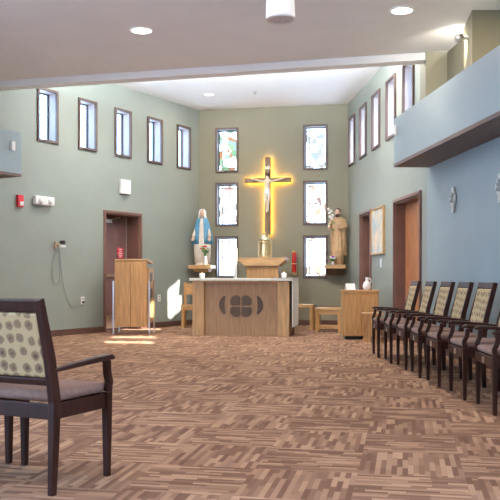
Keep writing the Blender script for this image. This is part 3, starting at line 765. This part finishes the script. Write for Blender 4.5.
# corpus : skin modifier figure
def skinned(name,verts,edges,rad,root,material,parent,sub=2):
    me=bpy.data.meshes.new(name); me.from_pydata([Vector(v) for v in verts],edges,[]); o=bpy.data.objects.new(name,me); COL.objects.link(o)
    o.modifiers.new('skin','SKIN'); 
    for i,r in enumerate(rad):
        sv=me.skin_vertices[0].data[i]; sv.radius=(r,r) if not isinstance(r,tuple) else r
        sv.use_root=(i==root)
    q=o.modifiers.new('sub','SUBSURF'); q.levels=sub; q.render_levels=sub
    o.modifiers['skin'].use_smooth_shade=True
    me.materials.append(M[material]); o.parent=parent; return o
Y=-.165
V=[(0.0,Y,2.93),(0,Y+.0,3.02),(0,Y-.01,3.10),(0,Y-.01,3.165),(.01,Y-.035,3.21),(.015,Y-.04,3.26),   # pelvis,waist,chest,neckbase,neck,head
   (.085,Y+.02,3.135),(.20,Y+.03,3.165),(.33,Y+.035,3.20),(.375,Y+.035,3.205),
   (-.085,Y+.02,3.135),(-.20,Y+.03,3.165),(-.33,Y+.035,3.20),(-.375,Y+.035,3.205),
   (.045,Y,2.88),(.035,Y-.045,2.70),(.015,Y+.0,2.52),(.012,Y-.03,2.47),
   (-.045,Y,2.88),(-.025,Y-.045,2.69),(-.015,Y+.01,2.51),(-.012,Y-.03,2.455)]
E=[(0,1),(1,2),(2,3),(3,4),(4,5),(3,6),(6,7),(7,8),(8,9),(3,10),(10,11),(11,12),(12,13),(0,14),(14,15),(15,16),(16,17),(0,18),(18,19),(19,20),(20,21)]
Rr=[.062,.052,.068,.045,.026,.042,.03,.021,.015,.014,.03,.021,.015,.014,.042,.03,.018,.014,.042,.03,.018,.014]
co=skinned('corpus',V,E,Rr,0,'ivory',t)
m=MB(); m.loft([(2.80,0,Y-.012,.052,.045),(2.88,0,Y-.005,.066,.054),(2.96,0,Y,.060,.052)],n=20,fold=lambda a,z:1+.05*math.sin(a*7)); m.build('loincloth','petalw',co,smooth=True)
m=MB(); m.ball((.013,Y-.02,3.28),(.047,.045,.05)); m.build('hair','hair',co,smooth=True)

# ------------------------------------------------------------------ statues
def fingers(m,base,dirv,side,l=.05,r=.008):
    dirv=Vector(dirv).normalized(); side=Vector(side).normalized(); b=Vector(base)
    for i,k in enumerate((-1.4,-.45,.45,1.35)):
        p=b+side*k*.015; L_=l*(.85,1,.95,.75)[i]
        m.tube([p,p+dirv*L_*.55,p+dirv*L_+Vector((0,-.006,-.008))],[r,r*.9,r*.7],6)
    p=b-side*.024; m.tube([p-dirv*.03,p-side*.016+dirv*.005,p-side*.014+dirv*.025],[r*1.1,r,r*.7],6)
def head(parent,c,material='skin',name='head'):
    x,y,z=c; m=MB(); m.ball((x,y,z),(.062,.072,.085),20)
    m.ball((x,y-.028,z-.045),(.042,.042,.04),14)       # jaw
    m.ball((x,y-.074,z-.008),(.010,.016,.022),8)       # nose
    m.tube([(x,y,z-.06),(x,y+.005,z-.13)],[.034,.042],12)
    for sx in (-1,1): m.ball((x+sx*.063,y,z-.005),(.008,.014,.022),8)
    h=m.build(name,material,parent,smooth=True)
    m=MB()
    for sx in (-1,1): m.ball((x+sx*.025,y-.066,z+.008),(.011,.008,.006),8)
    m.build('eyes','hair',h,smooth=True)
    m=MB(); m.ball((x,y-.070,z-.040),(.017,.008,.006),8); m.build('mouth','petalr',h,smooth=True)
    return h
sh=1.31
# Mary shelf
mx,my=-1.045,17.50
def shelf(x,y,w,d,z,rz,label,brk=False):
    t=thing('wall_shelf',label,'shelf',(x,y,0),rz)
    m=MB(); m.box((0,0,z-.04),(w,d,.08)); m.build('shelf_board','oakh',t,bevel=.006)
    m=MB(); m.box((0,.03,z-(.15 if brk else .115)),(w-(.06 if brk else .14),d-.08,.14 if brk else .07),taper=(.9,.5)); m.build('bracket','oakdark' if brk else 'oakh',t,bevel=.004)
    return t
shelf(mx,my,.50,.46,sh,RZ,'oak wall shelf in the back left corner')
def fold(k,amp): return lambda a,z: 1+amp*math.sin(a*k+z*1.5)*max(0,min(1,(1.0-z)/.6))
t=thing('statue','statue of a woman in blue mantle and white veil in the corner','statue',(mx,my+.02,sh+.0005),RZ*.5)
m=MB(); m.lathe([(.15,0),(.15,.03),(.13,.05)],n=24); m.build('base','robew',t)
m=MB(); m.loft([(.05,0,0,.165,.12),(.25,0,0,.178,.125),(.45,0,0,.185,.12),(.60,0,0,.165,.105),(.78,0,0,.12,.09),(.90,0,0,.12,.085),(.98,0,0,.10,.07),(1.02,0,0,.05,.045)],n=56,fold=fold(13,.05)); m.build('gown','robew',t,smooth=True)
head(t,(0,-.005,1.12))
# arms inside sleeves, held down and open
for sx in (-1,1):
    m=MB(); m.tube([(sx*.085,0,.95),(sx*.125,-.02,.82),(sx*.16,-.07,.70),(sx*.175,-.125,.635)],[.035,.035,.035,.04],14); m.build('sleeve','robew',t,smooth=True)
    m=MB(); m.tube([(sx*.178,-.125,.645),(sx*.185,-.15,.60)],[.016,.02],10); m.ball((sx*.186,-.155,.59),(.024,.013,.028),10); fingers(m,(sx*.186,-.16,.575),(0,-.25,-1),(sx,0,0)); m.build('hand','skin',t,smooth=True)
# mantle: open at front
m=MB(); g0=math.radians(-74); g1=math.radians(254)
m.loft([(.46,0,.01,.225,.135),(.55,0,.0,.225,.145),(.68,0,-.0,.205,.14),(.82,0,0,.175,.12),(.94,0,0,.145,.10),(1.0,0,.005,.118,.085),(1.05,0,.01,.085,.075)],n=60,a0=g0,a1=g1,closed=False,fold=fold(15,.07)); m.build('mantle','blue',t,smooth=True,solid=.012)
m=MB(); m.loft([(.93,0,.01,.125,.105),(1.02,0,.01,.10,.09),(1.10,0,.01,.084,.09),(1.17,0,.008,.080,.09),(1.22,0,.006,.055,.065),(1.24,0,.006,.01,.01)],n=40,a0=math.radians(-52),a1=math.radians(232),closed=False,fold=fold(9,.03)); m.build('veil','petalw',t,smooth=True,solid=.01)
# vase with flowers in front of Mary
def flowers(name,label,loc,vz,vr,cols_,spread,n,stem,r=.022,vasemat='ceramic'):
    t=thing(name,label,'flowers',loc)
    if vz: 
        m=MB(); m.lathe([(vr*.7,0),(vr,vz*.35),(vr*.55,vz*.8),(vr*.8,vz)],n=20); m.build('vase',vasemat,t,smooth=True)
    m=MB(); heads={c:MB() for c in cols_}
    rnd=random.Random(len(label))
    for i in range(n):
        a=rnd.uniform(0,2*PI); q=rnd.uniform(.1,1)*spread; z=vz+stem*rnd.uniform(.55,1)
        p=(q*math.cos(a),q*math.sin(a)*.6,z); m.tube([(0,0,vz*.8),(p[0]*.4,p[1]*.4,vz+(z-vz)*.6),p],.004,5)
        h=heads[cols_[i%len(cols_)]]; h.ball(p,(r,r,r*.75),8)
        for k in range(5):
            b=2*PI*k/5; h.ball((p[0]+r*.9*math.cos(b),p[1]+r*.9*math.sin(b),p[2]),(r*.55,r*.55,r*.4),6)
        m.ball((p[0]*.7,p[1]*.7-.01,z-.05),(.03,.012,.012),6,(0,rnd.uniform(-.8,.8),a))
    m.build('stems','green',t)
    for c,h in heads.items(): h.build('blossoms',c,t,smooth=True)
    return t
flowers('flower_vase','white vase of red and yellow flowers at the statue of the woman',(mx+.075,my-.19,sh+.0005),.19,.042,['petalr','petaly','petalw'],.12,18,.22,.022)
# Joseph
jx,jy=1.835,17.12
shelf(jx,jy,.44,.36,sh,RZ,'oak wall shelf in the back right corner',True)
t=thing('statue','tan robed bearded male statue holding a lily staff','statue',(jx+.04,jy+.0,sh+.0005),RZ)
m=MB(); m.lathe([(.14,0),(.14,.03),(.12,.045)],n=24); m.build('base','cloak',t)
m=MB(); m.loft([(.045,0,0,.135,.11),(.3,0,0,.125,.10),(.6,0,0,.125,.10),(.78,0,0,.12,.09),(.92,0,0,.14,.09),(.99,0,0,.12,.07),(1.02,0,0,.05,.045)],n=56,fold=fold(12,.06)); m.build('robe','robet',t,smooth=True)
head(t,(0,-.005,1.12))
for sx,hh in ((-1,(-.135,-.13,.78)),(1,(.04,-.14,.80))):
    m=MB(); m.tube([(sx*.12,0,.96),(sx*.165,-.03,.82),(.5*(sx*.165+hh[0]),-.10,.77),hh],[.045,.045,.04,.036],14); m.build('sleeve','robet',t,smooth=True)
    m=MB(); m.ball((hh[0],hh[1]-.02,hh[2]+.01),(.026,.022,.03),10); fingers(m,(hh[0],hh[1]-.035,hh[2]+.01),(-.5,-.6,.3),(0,.2,1),.04,.007); m.build('hand','skin',t,smooth=True)
m=MB(); m.loft([(.20,.02,.01,.165,.125),(.45,.02,.0,.16,.125),(.7,.01,-.0,.165,.12),(.85,0,0,.17,.115),(.96,0,0,.15,.09),(1.02,0,.005,.09,.07)],n=60,a0=math.radians(-50),a1=math.radians(215),closed=False,fold=fold(11,.05)); m.build('cloak','robet',t,smooth=True,solid=.012)
m=MB(); m.ball((0,.012,1.145),(.070,.074,.078),16); m.ball((0,.04,1.08),(.06,.045,.06),12); m.build('hair','hair',t,smooth=True)
m=MB(); m.ball((0,-.045,1.055),(.040,.036,.048),12); m.build('beard','hair',t,smooth=True)
s=t
t=thing('lily_staff','thin lily staff with white blossoms held by the tan statue','staff',(jx-.10,jy-.14,sh+.0005),RZ)
m=MB(); m.tube([(0,0,0),(0,0,.60),(-.02,-.0,1.08)],.008,6); m.build('stem','cloak',t)
m=MB()
for i,(x,z) in enumerate(((-.05,1.10),(-.01,1.14),(-.07,1.18),(.02,1.05),(-.04,1.02),(0,.98))):
    m.ball((x,-.01*(i%2),z),(.024,.022,.028),8)
    for k in range(5):
        b=2*PI*k/5; m.ball((x+.022*math.cos(b),-.01,z+.022*math.sin(b)),(.013,.008,.013),6)
m.build('blossoms','petalw',t,smooth=True)
m=MB(); 
for x,z,r_ in ((.03,.9,.5),(-.04,.85,-.5),(.02,.75,.5)): m.ball((x,0,z),(.045,.006,.014),8,(0,r_,0))
m.build('leaves','green',t,smooth=True)
flowers('flower_pot','small purple flowers in white pot at the foot of the tan statue',((331-250)/F*16.99+.035,16.96,sh+.0005),.07,.035,['purple','petalw'],.06,14,.10,.022)
# sanctuary lamp
px=294.2; y=17.375
t=thing('sanctuary_lamp','red glass sanctuary lamp on the back wall right of the crucifix','lamp',((px-250)/F*y,y,0),RZ)
m=MB(); m.lathe([(.035,1.14),(.045,1.20),(.05,1.45),(.044,1.58),(.040,1.58),(.036,1.20)],n=20,cap=False); m.build('red_glass','redglass',t,smooth=True)
m=MB(); m.lathe([(.066,1.12),(.066,1.145)],n=20); m.lathe([(.056,1.33),(.056,1.35)],n=20); m.lathe([(.058,1.585),(.02,1.62)],n=20); m.tube([(0,.03,1.13),(0,.10,1.13)],.012); m.build('bracket','brass',t)
m=MB(); m.box((0,.118,1.2),(.08,.01,.22)); m.build('back_plate','brass',t)

# ------------------------------------------------------------------ lectern
y=14.65; px0,px1=114.5,147.2; w=(px1-px0)/F*y; xc=((px0+px1)/2-250)/F*y
t=thing('lectern','tall oak lectern standing in front of the exit door','lectern',(xc,y,0),math.radians(-4))
h=1.36
for sx in (-1,1):
    m=MB(); a=sx*math.radians(5); m.box((sx*w*.25,.0,.135+(h-.135)/2-.01),(w/2-.003,.03,h-.16),(0,0,a)); m.build('front_panel','oak',t,bevel=.003)
for sx in (-1,1):
    m=MB(); m.box((sx*(w/2+.005),.30,.72),(.028,.50,1.0)); m.build('side_panel','oak',t,bevel=.004)
    for yy in (.07,.53):
        m=MB(); m.box((sx*(w/2+.034),yy-.03,.49),(.026,.026,.98)); m.build('leg','steel',t,bevel=.003)
    for z in (.75,1.05):
        m=MB(); m.box((sx*(w/2+.022),.30,z),(.006,.16,.17)); m.build('dark_inset','black',t)
m=MB(); m.box((0,.28,h-.02),(w+.02,.50,.03),(math.radians(-6),0,0)); m.build('reading_board','oakh',t,bevel=.004)
m=MB(); m.box((0,.30,.22),(w-.03,.44,.03)); m.build('lower_shelf','oakh',t)
t2=thing('microphone','small black microphone on the lectern top','microphone',(xc-.27,y+.12,h+.02),0)
m=MB(); m.tube([(0,0,-.012),(0,0,.02),(.01,-.01,.05)],.007,8); m.ball((.012,-.012,.06),.016,8); m.build('gooseneck','black',t2,smooth=True)

# ------------------------------------------------------------------ cabinet on the right
x0=(341-250)/F*13.65; 
t=thing('credence_cabinet','light oak cabinet against the right wall','cabinet',(1.86,13.62,0),math.radians(-2))
W=.60; D=.42; H=.83
m=MB(); m.box((0,0,.06+(H-.09)/2),(W,D,H-.09)); m.build('body','oak',t,bevel=.004)
m=MB(); m.box((0,.0,H-.014),(W+.03,D+.03,.028)); m.build('cabinet_top','oakh',t,bevel=.004)
m=MB(); m.box((-.10,0.01,.03),(W-.30,D-.08,.06)); m.build('toe_kick','black',t)
m=MB(); m.box((-.14,-D/2-.009,.42),(W*.5-.02,.016,H-.18)); dr=m.build('door','oak',t,bevel=.003)
m=MB(); m.box((.15,-D/2-.009,.42),(W*.5-.02,.016,H-.18)); dr=m.build('door','oak',t,bevel=.003)
t=thing('tent_card','white folded card standing on the oak cabinet','card',(1.70,13.60,H+.0005),math.radians(12))
m=MB(); m.box((0,-.035,.055),(.16,.003,.12),(math.radians(-28),0,0)); m.box((0,.025,.055),(.16,.003,.12),(math.radians(28),0,0)); m.build('card','cloth',t)
t=thing('jug','white ceramic bottle shaped jug on the oak cabinet','jug',(1.98,13.55,H+.0005))
m=MB(); m.lathe([(.045,0),(.068,.03),(.072,.075),(.055,.12),(.028,.15),(.024,.19),(.032,.215),(.022,.215)],n=24); m.build('jug_body','ceramic',t,smooth=True)
m=MB(); m.tube([(.05,0,.12),(.075,0,.15),(.06,0,.19),(.028,0,.195)],.008,8); m.build('handle','ceramic',t,smooth=True)
# small side table
t=thing('side_table','low oak side table with splayed legs in front of the cabinet','table',(1.98,12.98,0),math.radians(-4))
m=MB(); m.box((0,0,.455),(.34,.36,.03)); m.build('table_top','oakh',t,bevel=.004)
for sx in (-1,1):
    m=MB(); m.prism([(sx*-.02,.44),(sx*.05,.44),(sx*.07,.25),(sx*.13,.06),(sx*.15,0),(sx*.05,0),(sx*.02,.12),(sx*-.0,.28)],-.14,-.11) ; m.build('leg','oak',t)
    m=MB(); m.prism([(sx*-.02,.44),(sx*.05,.44),(sx*.07,.25),(sx*.13,.06),(sx*.15,0),(sx*.05,0),(sx*.02,.12),(sx*-.0,.28)],.11,.14) ; m.build('leg','oak',t)
# bench and kneeler
def frame_bench(name,label,cat,x,y,W,D,H,rz,leg=.07,low=True):
    t=thing(name,label,cat,(x,y,0),rz)
    m=MB(); m.box((0,0,H-.025),(W,D,.05)); m.build('bench_top','oakh',t,bevel=.004)
    for sx in (-1,1):
        for sy in (-1,1):
            m=MB(); m.box((sx*(W/2-leg/2-.005),sy*(D/2-.035),(H-.05)/2),(leg,.05,H-.05)); m.build('leg','oak',t,bevel=.004)
    if low:
        m=MB(); m.box((0,-D/2+.035,.10),(W-2*leg-.01,.04,.07)); m.build('stretcher','oakh',t)
        m=MB(); m.box((0,-D/2+.035,H-.09),(W-2*leg-.01,.03,.07)); m.build('apron','oakh',t)
    return t
frame_bench('bench','low oak bench partly hidden behind the right end of the altar','bench',.90,16.1,.80,.36,.50,RZ,.07,False)
frame_bench('kneeler','open framed oak stool between the bench and the cabinet','stool',1.525,15.45,.50,.44,.46,RZ,.06,True)
# side chair left
t=thing('side_chair','light oak chair between left wall and altar, lit by sun','chair',(-1.17,16.55,0),RZ+math.radians(8))
m=MB(); m.box((0,0,.46),(.46,.42,.04)); m.build('seat','oakh',t,bevel=.004)
for sx in (-1,1):
    m=MB(); m.box((sx*.20,-.18,.22),(.05,.05,.44)); m.build('leg','oak',t,bevel=.004)
    m=MB(); m.box((sx*.20,.18,.47),(.05,.05,.94)); m.build('leg','oak',t,bevel=.004)
m=MB(); m.box((0,.18,.80),(.35,.03,.24)); m.build('backrest','oakh',t,bevel=.004)
m=MB(); m.box((0,-.18,.40),(.35,.03,.06)); m.build('stretcher','oakh',t)

# ------------------------------------------------------------------ world & sun
w=bpy.data.worlds.new('sky'); S.world=w; w.use_nodes=True; nt=w.node_tree; nt.nodes.clear()
N=nt.nodes.new; L=nt.links.new
out=N('ShaderNodeOutputWorld'); bg=N('ShaderNodeBackground'); L(bg.outputs[0],out.inputs[0])
tc=N('ShaderNodeTexCoord'); sx=N('ShaderNodeSeparateXYZ'); L(tc.outputs['Generated'],sx.inputs[0])
r=N('ShaderNodeValToRGB'); L(sx.outputs[2],r.inputs[0]); el=r.color_ramp.elements
el[0].position=0; el[0].color=(.50,.65,.88,1); el[1].position=.6; el[1].color=(.32,.60,1.0,1)
e=el.new(.2); e.color=(*HZN,1)
L(r.outputs[0],bg.inputs[0]); bg.inputs[1].default_value=SKY
sl=bpy.data.lights.new('sun','SUN'); sl.energy=24; sl.angle=.012; sl.color=(1,.95,.86)
so=bpy.data.objects.new('sun',sl); COL.objects.link(so)
d=Vector((-1,.085,-.86)).normalized(); so.rotation_euler=d.to_track_quat('-Z','Y').to_euler(); so.location=(8,14,9)

# ------------------------------------------------------------------ camera
cd=bpy.data.cameras.new('camera'); cam=bpy.data.objects.new('camera',cd); COL.objects.link(cam)
cd.sensor_fit='HORIZONTAL'; cd.sensor_width=36; cd.lens=F/500*36
cam.location=(0,0,EYE); cam.rotation_euler=(PI/2,0,0)
cd.shift_y=(HOR-250)/500.0
cd.clip_end=200
S.camera=cam
S.view_settings.view_transform='Standard'; S.view_settings.look='None'; S.view_settings.gamma=1; S.view_settings.exposure=0.27
